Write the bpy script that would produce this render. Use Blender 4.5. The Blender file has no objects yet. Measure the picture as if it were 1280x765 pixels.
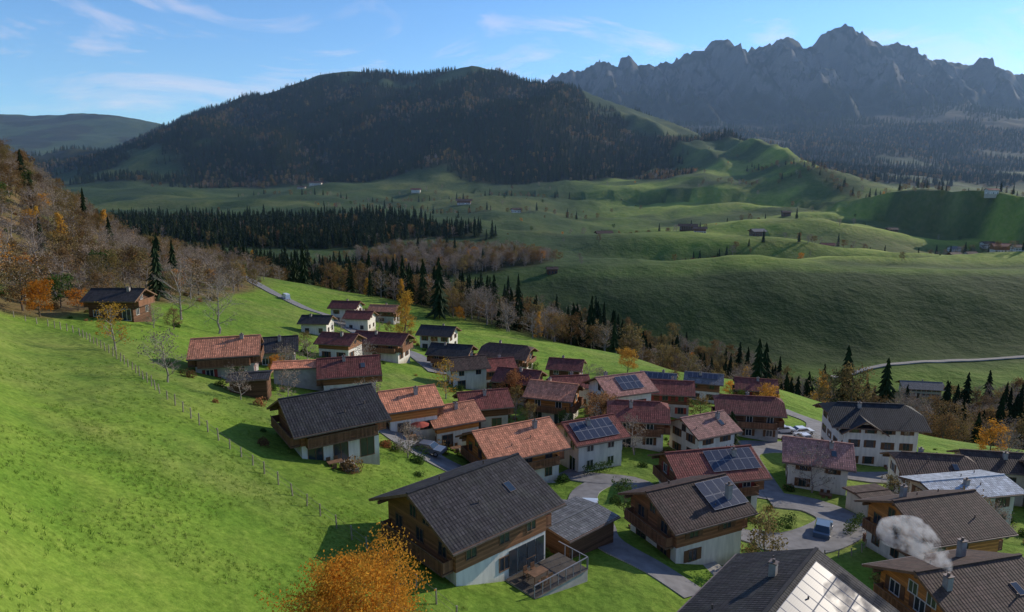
import bpy, math, random
import numpy as np
from mathutils import Vector, Matrix
rad=math.radians
scene=bpy.context.scene
scene.view_settings.view_transform='Standard'
scene.view_settings.look='None'
scene.view_settings.exposure=0
# ------------------------------------------------------------ numpy noise
def hsh(ix,iy,s):
    h=(ix.astype(np.int64)*374761393+iy.astype(np.int64)*668265263+s*1442695041)&0xffffffff
    h=((h^(h>>13))*1274126177)&0xffffffff
    h=(h^(h>>16))&0xffffffff
    return h/4294967295.0
def vn(x,y,s=0):
    x=np.asarray(x,float);y=np.asarray(y,float)
    ix=np.floor(x);iy=np.floor(y);fx=x-ix;fy=y-iy
    fx=fx*fx*fx*(fx*(fx*6-15)+10);fy=fy*fy*fy*(fy*(fy*6-15)+10)
    a=hsh(ix,iy,s);b=hsh(ix+1,iy,s);c=hsh(ix,iy+1,s);d=hsh(ix+1,iy+1,s)
    return (a+(b-a)*fx+(c-a)*fy+(a-b-c+d)*fx*fy)*2-1
def fbm(x,y,s=0,o=4,ridged=False):
    t=0;a=1;n=0
    for i in range(o):
        v=vn(x*2**i+17*i,y*2**i-9*i,s+i)
        if ridged: v=1-2*np.abs(v)
        t=t+a*v;n+=a;a*=.5
    return t/n
def sstep(a,b,x):
    t=np.clip((x-a)/(b-a),0,1);return t*t*(3-2*t)
# ------------------------------------------------------------ terrain (valley cross sections, metres)
RY=np.array([20,32,45,60,80,105,140,185,245,320,430,490,560,620,750,1000,1350,1800,2400,3200,4300,6000,8500.])
CT=np.array([-1,-.75,-.56,-.375,-.19,0,.19,.375,.56,.75,1.])
TZ=np.array([
[-12,-11,-10,-9,-7,-5,2,12,28,45,40,26,10,-10,-30,-50,-20,20,60,120,250,550,300],
[-18,-18.5,-18.5,-19.5,-21,-22.5,-21.5,-16,-2,12,5,-7,-20,-30,-45,-60,-50,-30,10,64,193,528,200],
[-21,-22,-22.5,-23,-24,-25.5,-27,-28.5,-29.5,-32,-52,-58,-62,-62,-62,-52,-38,-16,20,70,150,516,200],
[-23.5,-25,-26,-27,-28.5,-31,-34,-37,-40,-45,-75,-83,-85,-80,-70,-58,-42,-14,30,70,150,300,200],
[-26,-27.5,-28.5,-30.5,-32.5,-35,-39,-45,-51,-56,-100,-102,-95,-86,-74,-55,-42,-14,40,80,200,300,200],
[-28,-29.5,-31,-34,-37.5,-40.5,-44,-50,-57,-70,-125,-118,-97,-84,-80,-72,-55,-18,40,100,250,400,400],
[-30,-31.5,-32.5,-34.5,-38,-40.5,-45,-52,-66,-100,-134,-122,-92,-78,-83,-78,-62,-10,50,120,300,500,500],
[-32,-33,-35,-37.5,-41,-44,-49,-57,-90,-128,-128,-119,-88,-75,-82,-74,-55,-8,30,96,300,600,600],
[-33,-34,-36,-38.5,-42,-46,-53,-68,-100,-125,-125,-118,-88,-76,-82,-74,-55,-42,-5,80,350,700,700],
[-34,-35,-36.5,-39,-43,-48,-57,-80,-105,-118,-123,-116,-89,-78,-83,-78,-60,-50,-10,80,350,600,700],
[-35,-36,-38,-40,-44,-50,-60,-85,-105,-114,-120,-114,-91,-80,-84,-80,-60,-50,0,90,300,500,600]],float).T
def herm(xk,Yk,x):
    Yk=np.asarray(Yk);n=len(xk)
    sl=(Yk[1:]-Yk[:-1])/(xk[1:]-xk[:-1])[:,None]
    m=np.zeros_like(Yk);m[0]=sl[0];m[-1]=sl[-1]
    w=((xk[1:-1]-xk[:-2])/(xk[2:]-xk[:-2]))[:,None]
    m[1:-1]=sl[:-1]*(1-w)+sl[1:]*w
    i=np.clip(np.searchsorted(xk,x)-1,0,n-2)
    d=(xk[i+1]-xk[i]);t=((x-xk[i])/d)[:,None];d=d[:,None]
    return (2*t**3-3*t**2+1)*Yk[i]+(t**3-2*t**2+t)*d*m[i]+(-2*t**3+3*t**2)*Yk[i+1]+(t**3-t**2)*d*m[i+1]
NL,NT=900,400
lg=np.linspace(math.log(20),math.log(8500),NL);tg=np.linspace(-1,1,NT)
FT=herm(np.log(RY),TZ,lg);FT=herm(CT,FT.T.copy(),tg).T
H_tb=np.array([-.62,-.554,-.497,-.44,-.384,-.328,-.271,-.226,-.18,-.136,-.09,-.056,-.023,.011,.045,.09,.136,.18,.226,.26,.282,.328,.375])
H_e=np.array([.0143,.0387,.063,.094,.1157,.132,.153,.159,.157,.153,.159,.166,.159,.146,.14,.1375,.121,.107,.092,.081,.067,.044,.02])
H_Y=np.interp(H_tb,[-.62,0,.2,.375],[3300,3000,2700,2050])
H_X=H_tb*H_Y;H_Z=H_e*H_Y-30
M_X=np.array([-400,0,432,650,900,1068,1250,1470,1640,1730,1790,1860,2000,2180,2290,2350,2450,2600,2742,2950,3144,3330,3540,3760,3948,4060,4278,5000,6500])
M_Z=np.array([500,640,850,910,935,990,945,1010,1020,1150,1165,1080,1040,1060,1150,1160,1090,1165,1205,1200,1130,1050,970,930,850,905,860,800,600])
def height(X,Y):
    X=np.asarray(X,float);Y=np.asarray(Y,float)
    Yc=np.clip(Y,20,8500);t=np.clip(X/Yc,-1,1)
    a=(np.log(Yc)-lg[0])/(lg[1]-lg[0]);b=(t+1)/2*(NT-1)
    i=np.clip(a.astype(int),0,NL-2);j=np.clip(b.astype(int),0,NT-2);a=a-i;b=b-j
    z=FT[i,j]*(1-a)*(1-b)+FT[i+1,j]*a*(1-b)+FT[i,j+1]*(1-a)*b+FT[i+1,j+1]*a*b
    z=z+.45*fbm(X/24,Y/24,3,3)*sstep(15,60,Yc)
    tr=fbm(X/260+Y/400,Y/75,11,2)
    z=z+sstep(600,660,Y)*(1-sstep(1000,1500,Y))*sstep(0,150,X)*(tr*19)
    z=z+sstep(800,950,Y)*(1-sstep(1600,2000,Y))*22*fbm(X/210,Y/150,14,4)
    z=z+sstep(250,400,Y)*3*fbm(X/55,Y/55,5,4)
    z=z+sstep(900,2600,Yc)*40*fbm(X/420,Y/420,8,5)
    yr=np.interp(X,H_X,H_Y);zr=np.interp(X,H_X,H_Z)
    yr=yr+60*fbm(X/500,X*0,4,2)
    d=yr-Y
    fr=np.clip(1-d/1350,0,1)**1.25
    bk=np.clip(1+d/2600,0,1)
    hm=np.where(d>0,fr,bk)*(zr+30)-30+fbm(X/260,Y/260,21,5)*36*np.clip(np.abs(d)/250,0.15,1)
    hm=hm+fbm(X/420,Y/900,26,4,True)*95*np.clip(np.abs(d)/300,0,1)*np.clip(fr*2.5,0,1)*(d>0)
    hm=np.where((d>1350)|(d<-2600),-400,hm)
    side=sstep(H_X[0]-900,H_X[0],X)*(1-sstep(H_X[-1],H_X[-1]+350,X))
    hm=hm*side-400*(1-side)
    mz=np.interp(X,M_X,M_Z)+30*fbm(X/110,X*0,39,3)+62*fbm(X/150,X*0,44,3,True);d=6000-Y+120*fbm(X/300,X*0,47,2)
    rib=fbm(X/300+.35*fbm(X/400,Y/400,31,2),Y/800,30,5,True)
    rg=fbm(X/140,Y/240,37,5,True)
    fr=np.clip(1-d/2900,0,1)**1.9;bk=np.clip(1+d/3000,0,1)
    mm=np.where(d>0,fr,bk)*mz+rib*230*sstep(0,500,np.abs(d))*np.where(d>0,fr**.5,1)+rg*95*sstep(-50,200,np.abs(d))*np.where(d>0,np.clip(fr*3,0,1),1)
    mm=np.where((d>2900),-400,mm)*sstep(-900,300,X)-400*(1-sstep(-900,300,X))
    k=25.
    for q in (hm,mm):
        hh=np.clip(.5+.5*(q-z)/k,0,1);z=z*(1-hh)+q*hh+k*hh*(1-hh)
    return z
def hz(x,y): return float(height(np.array([x]),np.array([y]))[0])
# ------------------------------------------------------------ vegetation masks (plan coordinates)
RIV=np.array([(-520,620,110),(-302,545,110),(-187,505,115),(-89,470,120),(0,420,125),(72,372,120),(118,310,90),(160,280,94),(205,265,100),(420,265,105)],float)
def dpoly(X,Y,P):
    best=np.full(X.shape,9.)
    for a,b in zip(P[:-1],P[1:]):
        d=b[:2]-a[:2];t=np.clip(((X-a[0])*d[0]+(Y-a[1])*d[1])/(d@d),0,1)
        r=np.hypot(X-a[0]-t*d[0],Y-a[1]-t*d[1])/(a[2]+(b[2]-a[2])*t)
        best=np.minimum(best,r)
    return best
def ell(X,Y,cx,cy,rx,ry): return np.hypot((X-cx)/rx,(Y-cy)/ry)
LINES=[[(560,1620,16),(640,1450,14),(640,1250,12),(760,1000,12)],[(180,760,6),(330,800,8),(480,830,7),(620,900,8)],[(40,900,5),(160,960,7),(300,1050,7),(520,1120,8)],[(420,1500,9),(700,1420,9),(980,1350,10)],[(-350,1250,8),(-100,1180,8),(180,1260,9)],[(480,720,6),(560,700,7),(640,720,7)],[(-560,1420,10),(-260,1450,9),(60,1500,10)]]
def woods(X,Y):
    n=fbm(X/90,Y/90,50,4)
    g=sstep(1.1,.9,dpoly(X,Y,RIV)+n*.18)
    belt=sstep(1.12,.95,ell(X,Y,-330,880,260,130)+n*.25)
    belt=np.maximum(belt,sstep(1.1,.95,ell(X,Y,-55,690,95,75)+n*.2))
    cop=sstep(1.1,.9,ell(X,Y,385,1720,75,70)+n*.2)
    N2=fbm(X/350,Y/350,55,4)
    yr=np.interp(X,H_X,H_Y)
    hill=(X>-1950)*(X<800)*(Y<yr+120)*sstep(1830,1880,Y+N2*180-np.clip(X-200,0,600)*.45)
    clear=sstep(.33,.42,N2+sstep(yr-350,yr-60,Y)*.26-.03)*sstep(yr-450,yr-330,Y)
    clear2=sstep(.2,.3,N2)*sstep(-700,-1000,X)
    hill=hill*(1-clear)*(1-clear2)
    right=(X>650)*(Y>2050)*sstep(-.22,-.08,N2-.05+sstep(2900,3300,Y)*.25)
    left=(X<-1200)*(Y>2400)*(Y<6500)*sstep(-.1,.02,N2)
    strip=X*0
    for l in LINES: strip=np.maximum(strip,sstep(1.2,.8,dpoly(X,Y,np.array(l,float))+n*.7))
    return g,belt,cop,hill,np.maximum(right,left),strip
def hillside(X,Y):
    tb=X/np.maximum(Y,1)
    n=fbm(X/30,Y/30,60,3)
    lo=np.interp(tb,[-1,-.75,-.6,-.45,-.38,-.3],[88,116,132,185,245,290])
    return sstep(0,10,Y-lo+n*10)*sstep(-.33,-.40,tb+n*.02)*(Y<430)
# ------------------------------------------------------------ node helpers
def nd(nt,t,ins=None,**pr):
    n=nt.nodes.new(t)
    for k,v in pr.items(): setattr(n,k,v)
    for k,v in (ins or {}).items():
        if isinstance(v,bpy.types.NodeSocket): nt.links.new(v,n.inputs[k])
        else: n.inputs[k].default_value=v
    return n
def c4(c): return (c[0],c[1],c[2],1)
def newmat(name):
    m=bpy.data.materials.new(name);m.use_nodes=True;nt=m.node_tree
    return m,nt,nt.nodes['Principled BSDF']
def mixc(nt,f,a,b,bt='MIX'):
    n=nt.nodes.new('ShaderNodeMixRGB');n.blend_type=bt
    for k,v in (('Fac',f),('Color1',a),('Color2',b)):
        if isinstance(v,bpy.types.NodeSocket): nt.links.new(v,n.inputs[k])
        else: n.inputs[k].default_value=v if k=='Fac' else c4(v)
    return n.outputs[0]
def mth(nt,op,a,b=0.,c=0.):
    n=nt.nodes.new('ShaderNodeMath');n.operation=op
    for i,v in enumerate((a,b,c)):
        if isinstance(v,bpy.types.NodeSocket): nt.links.new(v,n.inputs[i])
        else: n.inputs[i].default_value=v
    return n.outputs[0]
def ramp(nt,f,st):
    n=nt.nodes.new('ShaderNodeValToRGB');nt.links.new(f,n.inputs[0]);e=n.color_ramp.elements
    while len(e)<len(st): e.new(.5)
    for x,(p,c) in zip(e,st): x.position=p;x.color=c4(c) if len(c)==3 else c
    return n.outputs[0]
def noise(nt,vec,sc,det=3,ro=.55):
    return nd(nt,'ShaderNodeTexNoise',{'Vector':vec,'Scale':sc,'Detail':det,'Roughness':ro}).outputs[0]
_M={}
def plain(name,col,ro=.8,ns=3.,na=.25,bump=.0,metal=0,spec=.3):
    if name in _M: return _M[name]
    m,nt,b=newmat(name);co=nd(nt,'ShaderNodeTexCoord').outputs['Object']
    f=noise(nt,co,ns,3)
    lo=[c*(1-na) for c in col];hi=[min(1,c*(1+na)) for c in col]
    nt.links.new(ramp(nt,f,[(.3,lo),(.7,hi)]),b.inputs['Base Color'])
    b.inputs['Roughness'].default_value=ro;b.inputs['Metallic'].default_value=metal;b.inputs['Specular IOR Level'].default_value=spec
    if bump:
        bp=nd(nt,'ShaderNodeBump',{'Height':noise(nt,co,ns*6,3),'Strength':bump,'Distance':.03});nt.links.new(bp.outputs[0],b.inputs['Normal'])
    _M[name]=m;return m
def render_wall(name,col):
    """lime render, streaked and darker towards the ground"""
    if name in _M: return _M[name]
    m,nt,b=newmat(name);ob=nd(nt,'ShaderNodeTexCoord').outputs['Object']
    s=noise(nt,nd(nt,'ShaderNodeMapping',{'Vector':ob,'Scale':(2.5,2.5,.35)}).outputs[0],1.,4)
    c=ramp(nt,s,[(.3,[x*.78 for x in col]),(.6,col)])
    z=nd(nt,'ShaderNodeSeparateXYZ',{0:ob}).outputs[2]
    c=mixc(nt,1.,c,ramp(nt,mth(nt,'ADD',mth(nt,'MULTIPLY',z,.6),mth(nt,'MULTIPLY',noise(nt,ob,1.3,3),.6)),[(.1,(.62,.58,.5)),(.7,(1,1,1))]),'MULTIPLY')
    nt.links.new(c,b.inputs['Base Color']);b.inputs['Roughness'].default_value=.92;b.inputs['Specular IOR Level'].default_value=.15
    _M[name]=m;return m
def tiles(name,col):
    if name in _M: return _M[name]
    m,nt,b=newmat(name);uv=nd(nt,'ShaderNodeTexCoord').outputs['UV']
    br=nd(nt,'ShaderNodeTexBrick',{'Vector':uv,'Color1':c4([c*.7 for c in col]),'Color2':c4([min(1,c*1.3) for c in col]),'Mortar':c4([c*.3 for c in col]),'Scale':1.,'Mortar Size':.02,'Brick Width':.3,'Row Height':.38,'Mortar Smooth':.4},offset=0.5)
    ob=nd(nt,'ShaderNodeTexCoord').outputs['Object'];rn_=nd(nt,'ShaderNodeObjectInfo').outputs['Random']
    w=noise(nt,ob,.7,5,.65)
    c=mixc(nt,mth(nt,'MULTIPLY',ramp(nt,w,[(.45,(0,0,0)),(.7,(1,1,1))]),.45),br.outputs['Color'],[.55*col[0]+.03,.6*col[1]+.035,.6*col[2]+.024])
    st=noise(nt,nd(nt,'ShaderNodeMapping',{'Vector':uv,'Scale':(1.6,.22,1)}).outputs[0],1.,4)
    c=mixc(nt,1.,c,ramp(nt,st,[(.35,(.72,.72,.72)),(.65,(1.12,1.1,1.08))]),'MULTIPLY')
    c=mixc(nt,1.,c,ramp(nt,rn_,[(0,(.74,.78,.82)),(1,(1.2,1.1,1.05))]),'MULTIPLY')
    nt.links.new(c,b.inputs['Base Color'])
    sx=nd(nt,'ShaderNodeSeparateXYZ',{0:uv})
    rib=mth(nt,'SINE',mth(nt,'MULTIPLY',sx.outputs[0],2*math.pi/.3))
    row=mth(nt,'FRACT',mth(nt,'DIVIDE',sx.outputs[1],.38))
    hh=mth(nt,'ADD',mth(nt,'MULTIPLY',rib,.35),row)
    bp=nd(nt,'ShaderNodeBump',{'Height':hh,'Strength':.5,'Distance':.05});nt.links.new(bp.outputs[0],b.inputs['Normal'])
    b.inputs['Roughness'].default_value=.75;b.inputs['Specular IOR Level'].default_value=.12
    _M[name]=m;return m
def boards(name,col,vert=False):
    if name in _M: return _M[name]
    m,nt,b=newmat(name);ob=nd(nt,'ShaderNodeTexCoord').outputs['Object']
    s=nd(nt,'ShaderNodeSeparateXYZ',{0:ob})
    z=mth(nt,'ADD',s.outputs[0],s.outputs[1]) if vert else s.outputs[2]
    q=mth(nt,'DIVIDE',z,.19);fr=mth(nt,'FRACT',q);fl=mth(nt,'FLOOR',q)
    wn=nd(nt,'ShaderNodeTexWhiteNoise',{'W':fl},noise_dimensions='1D').outputs[0]
    g=noise(nt,nd(nt,'ShaderNodeMapping',{'Vector':ob,'Scale':(1,1,12)}).outputs[0],1.5,4)
    v=mth(nt,'ADD',mth(nt,'MULTIPLY',wn,.45),mth(nt,'MULTIPLY',g,.9))
    c=ramp(nt,v,[(.3,[x*.55 for x in col]),(1.,[min(1,x*1.5) for x in col])])
    gap=ramp(nt,fr,[(.0,(.25,.25,.25)),(.1,(1,1,1))])
    nt.links.new(mixc(nt,1.,c,gap,'MULTIPLY'),b.inputs['Base Color'])
    b.inputs['Roughness'].default_value=.75;b.inputs['Specular IOR Level'].default_value=.2
    _M[name]=m;return m
def foliage(name,stops,tr=.35,dark=.5):
    if name in _M: return _M[name]
    m,nt,b=newmat(name);ob=nd(nt,'ShaderNodeTexCoord').outputs['Object']
    r=nd(nt,'ShaderNodeObjectInfo').outputs['Random']
    n=noise(nt,ob,.6,1)
    f=mth(nt,'ADD',mth(nt,'MULTIPLY',r,.75),mth(nt,'MULTIPLY',mth(nt,'SUBTRACT',n,.5),.9))
    f=mth(nt,'ADD',f,.12)
    c=ramp(nt,f,[(i/(len(stops)-1),s) for i,s in enumerate(stops)])
    c=mixc(nt,1.,c,ramp(nt,noise(nt,ob,4.,1),[(.35,(dark,dark,dark)),(.65,(1.2,1.2,1.2))]),'MULTIPLY')
    nt.links.new(c,b.inputs['Base Color']);b.inputs['Roughness'].default_value=.8;b.inputs['Specular IOR Level'].default_value=.1
    if tr:
        t=nd(nt,'ShaderNodeBsdfTranslucent',{'Color':c});mx=nd(nt,'ShaderNodeMixShader',{0:tr,1:b.outputs[0],2:t.outputs[0]})
        nt.links.new(mx.outputs[0],nt.nodes['Material Output'].inputs[0])
    _M[name]=m;return m
# ------------------------------------------------------------ mesh builder
class MB:
    def __init__(s): s.v=[];s.f=[];s.m=[];s.uv=[]
    def poly(s,pts,mat=0,uv=None):
        n=len(s.v);s.v+=[tuple(p) for p in pts];s.f.append(tuple(range(n,n+len(pts))));s.m.append(mat);s.uv.append(uv or [(0,0)]*len(pts))
    def hexa(s,P,mat=0):
        n=len(s.v);s.v+=[tuple(p) for p in P]
        for f in ((0,3,2,1),(4,5,6,7),(0,1,5,4),(1,2,6,5),(2,3,7,6),(3,0,4,7)):
            s.f.append(tuple(n+i for i in f));s.m.append(mat);s.uv.append([(0,0)]*4)
    def box(s,x0,x1,y0,y1,z0,z1,mat=0):
        s.hexa([(x0,y0,z0),(x1,y0,z0),(x1,y1,z0),(x0,y1,z0),(x0,y0,z1),(x1,y0,z1),(x1,y1,z1),(x0,y1,z1)],mat)
    def tube(s,p0,p1,r0,r1,k=5,mat=0,cap=False):
        p0=Vector(p0);p1=Vector(p1);d=(p1-p0)
        if d.length<1e-6: return
        d.normalize();u=d.orthogonal().normalized();w=d.cross(u);n=len(s.v)
        for p,r in ((p0,r0),(p1,r1)):
            for i in range(k):
                a=2*math.pi*i/k;s.v.append(tuple(p+u*(math.cos(a)*r)+w*(math.sin(a)*r)))
        for i in range(k):
            j=(i+1)%k;s.f.append((n+i,n+j,n+k+j,n+k+i));s.m.append(mat);s.uv.append([(0,0)]*4)
        if cap:
            s.f.append(tuple(n+k+i for i in range(k)));s.m.append(mat);s.uv.append([(0,0)]*k)
            s.f.append(tuple(n+k-1-i for i in range(k)));s.m.append(mat);s.uv.append([(0,0)]*k)
    def mesh(s,name,mats,smooth=False):
        me=bpy.data.meshes.new(name);me.from_pydata(s.v,[],s.f)
        for m in mats: me.materials.append(m)
        me.polygons.foreach_set('material_index',s.m)
        uv=me.uv_layers.new(name='UVMap');uv.data.foreach_set('uv',[c for f in s.uv for p in f for c in p])
        if smooth: me.polygons.foreach_set('use_smooth',[True]*len(s.f))
        me.update();return me
    def obj(s,name,mats,parent=None,loc=(0,0,0),rot=0,smooth=False,link=True):
        o=bpy.data.objects.new(name,s.mesh(name,mats,smooth))
        if link: scene.collection.objects.link(o)
        if parent: o.parent=parent
        o.location=loc;o.rotation_euler=(0,0,rot);return o
def empty(name,loc,rot=0):
    e=bpy.data.objects.new(name,None);scene.collection.objects.link(e);e.location=loc;e.rotation_euler=(0,0,rot);e.empty_display_size=.5;return e
# ------------------------------------------------------------ ground sheet
def axis(lo,hi,c0,c1,fine,mx,g=.03):
    a=[c0]
    while a[-1]<c1: a.append(a[-1]+fine)
    st=fine
    while a[-1]<hi: st=min(mx,st*(1+g));a.append(a[-1]+st)
    b=[c0];st=fine
    while b[-1]>lo: st=min(mx,st*(1+g));b.append(b[-1]-st)
    return np.array(b[:0:-1]+a)
xs=axis(-5200,6800,-60,80,1.,20);ys=axis(-150,8600,18,130,1.,22)
GX,GY=np.meshgrid(xs,ys);GZ=height(GX,GY)
ny,nx=GX.shape
gy,gx=np.gradient(GZ,ys,xs);slope=np.hypot(gx,gy)
g,belt,cop,hill,farw,strip=woods(GX,GY);hs=hillside(GX,GY)
def L3(a,b,t): return a*(1-t[...,None])+np.asarray(b)*t[...,None]
col=np.zeros(GX.shape+(3,))+np.array([.158,.250,.032])
mow=fbm(GX/35,GY/20,80,4)
col=L3(col,(.20,.245,.055),sstep(.05,.45,mow)*.55)
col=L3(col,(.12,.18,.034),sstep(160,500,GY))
col=L3(col,(.044,.074,.028),sstep(420,700,GY)*sstep(260,60,GX))  # valley floor left of the knoll: mountain shade put into its green
knoll_sun=sstep(590,640,GY)*sstep(2300,1700,GY)*sstep(120,320,GX)  # where sunlight on the knoll and terraces is painted into the grass
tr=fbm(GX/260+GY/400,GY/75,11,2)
col=L3(col,L3(np.zeros(GX.shape+(3,))+np.array([.21,.27,.05]),(.07,.105,.03),sstep(.05,-.25,tr)),knoll_sun)  # pale sunlit grass, with shade painted as dark bands in the dips
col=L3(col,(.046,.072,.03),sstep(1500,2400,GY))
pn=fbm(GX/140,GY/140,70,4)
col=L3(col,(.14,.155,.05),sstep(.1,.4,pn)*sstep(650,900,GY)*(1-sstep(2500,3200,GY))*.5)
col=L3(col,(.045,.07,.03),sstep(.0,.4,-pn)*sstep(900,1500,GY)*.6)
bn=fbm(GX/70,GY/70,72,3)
bank_shade=sstep(420,470,GY)*(1-sstep(585,608,GY+bn*14))*sstep(-60,40,GX)  # far bank: a mountain's shadow painted as darker ground colour
col=L3(col,(.036,.058,.022),bank_shade*.9)
hn=fbm(GX/18,GY/18,71,4)
col=L3(col,L3(np.zeros(GX.shape+(3,))+np.array([.17,.125,.055]),(.12,.14,.035),sstep(.1,.5,hn)),hs)
fo=np.clip(g*.9+belt+cop+hill+strip*.4+farw*.95,0,1)
col=L3(col,(.026,.030,.014),fo)
mt=sstep(3000,3700,GY)*sstep(-500,300,GX)
col=L3(col,(.018,.026,.021),mt*.96)
rn=fbm(GX/120,GY/120,73,5)
rock=mt*sstep(.9,1.35,slope+rn*.6)*sstep(500,750,GZ+rn*150)
col=L3(col,(.11,.11,.115),rock*.75)
me=bpy.data.meshes.new('ground')
me.vertices.add(nx*ny);me.vertices.foreach_set('co',np.stack([GX,GY,GZ],-1).astype(np.float32).ravel())
ii=(np.arange(ny-1)[:,None]*nx+np.arange(nx-1)[None,:]).ravel()
q=np.stack([ii,ii+1,ii+nx+1,ii+nx],-1).astype(np.int32)
me.loops.add(q.size);me.loops.foreach_set('vertex_index',q.ravel())
me.polygons.add(len(q));me.polygons.foreach_set('loop_start',np.arange(0,q.size,4,dtype=np.int32))
me.polygons.foreach_set('use_smooth',np.ones(len(q),bool))
me.update(calc_edges=True)
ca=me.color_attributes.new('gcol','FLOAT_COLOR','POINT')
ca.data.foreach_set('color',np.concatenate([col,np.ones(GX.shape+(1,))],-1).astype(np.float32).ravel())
ground=bpy.data.objects.new('ground',me);scene.collection.objects.link(ground)
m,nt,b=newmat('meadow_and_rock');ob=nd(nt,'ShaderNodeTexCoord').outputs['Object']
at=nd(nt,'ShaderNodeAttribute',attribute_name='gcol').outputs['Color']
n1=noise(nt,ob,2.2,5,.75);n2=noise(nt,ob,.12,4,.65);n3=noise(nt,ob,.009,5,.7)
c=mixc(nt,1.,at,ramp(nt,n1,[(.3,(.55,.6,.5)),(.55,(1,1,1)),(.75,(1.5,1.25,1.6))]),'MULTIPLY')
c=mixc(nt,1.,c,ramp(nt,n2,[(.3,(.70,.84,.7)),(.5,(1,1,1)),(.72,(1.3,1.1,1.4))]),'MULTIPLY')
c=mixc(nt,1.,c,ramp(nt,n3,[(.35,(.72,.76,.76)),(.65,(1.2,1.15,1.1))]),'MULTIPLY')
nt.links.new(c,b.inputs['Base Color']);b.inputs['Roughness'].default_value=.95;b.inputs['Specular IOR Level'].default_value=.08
bp=nd(nt,'ShaderNodeBump',{'Height':noise(nt,ob,3.5,4,.8),'Strength':.6,'Distance':.2});
bp2=nd(nt,'ShaderNodeBump',{'Height':noise(nt,ob,.03,5,.7),'Strength':.4,'Distance':9.,'Normal':bp.outputs[0]})
nt.links.new(bp2.outputs[0],b.inputs['Normal']);me.materials.append(m)
# ------------------------------------------------------------ plants
bark=plain('bark',(.12,.09,.065),.9,2.,.4)
bark_g=plain('bark_grey',(.27,.23,.20),.9,2.,.35)
F_con=foliage('spruce_needles',[(.014,.028,.013),(.024,.044,.017),(.042,.058,.022)],.1,.55)
F_brn=foliage('brown_leaves',[(.12,.075,.035),(.22,.13,.055),(.20,.155,.055),(.30,.22,.09)],.35)
F_gry=foliage('late_autumn_twigs',[(.22,.165,.125),(.30,.235,.175),(.26,.215,.12)],.25)
F_org=foliage('orange_leaves',[(.50,.17,.02),(.62,.27,.035),(.60,.34,.06)],.45,.6)
F_gold=foliage('golden_maple_leaves',[(.66,.24,.022),(.76,.34,.04),(.70,.40,.06)],.45,.55)
F_yel=foliage('golden_larch_needles',[(.55,.28,.035),(.62,.38,.06)],.4,.6)
F_grn=foliage('green_leaves',[(.035,.075,.015),(.06,.115,.022),(.10,.14,.028)],.3)
F_red=foliage('rusty_leaves',[(.28,.10,.035),(.40,.17,.065),(.38,.22,.09)],.35)
F_gra=foliage('grass_blades',[(.14,.23,.03),(.19,.28,.042),(.28,.31,.09)],.35,.9)
def spruce(name,seed,H=20,R=3.3,tiers=12,spk=9,mat=None,link=False):
    r=random.Random(seed);m=MB();m.tube((0,0,-1),(0,0,H*.9),.25,.05,5,1)
    for k in range(tiers):
        t=k/tiers;z=H*(.08+.92*t);rr=R*(1-t)**.8*(.8+.4*r.random());dz=H/tiers*1.55
        ox,oy=r.uniform(-.2,.2),r.uniform(-.2,.2);top=(ox,oy,min(H,z+dz));ring=[];a0=r.random()*6
        for i in range(spk*2):
            a=a0+math.pi*i/spk;q=rr*(r.uniform(.75,1.2) if i%2==0 else r.uniform(.35,.6))
            ring.append((ox+math.cos(a)*q,oy+math.sin(a)*q,z-(.25*q if i%2==0 else -.1*q)))
        for i in range(spk*2): m.poly([top,ring[i],ring[(i+1)%(2*spk)]],0)
    return m.obj(name,[mat or F_con,bark],link=link)
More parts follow.
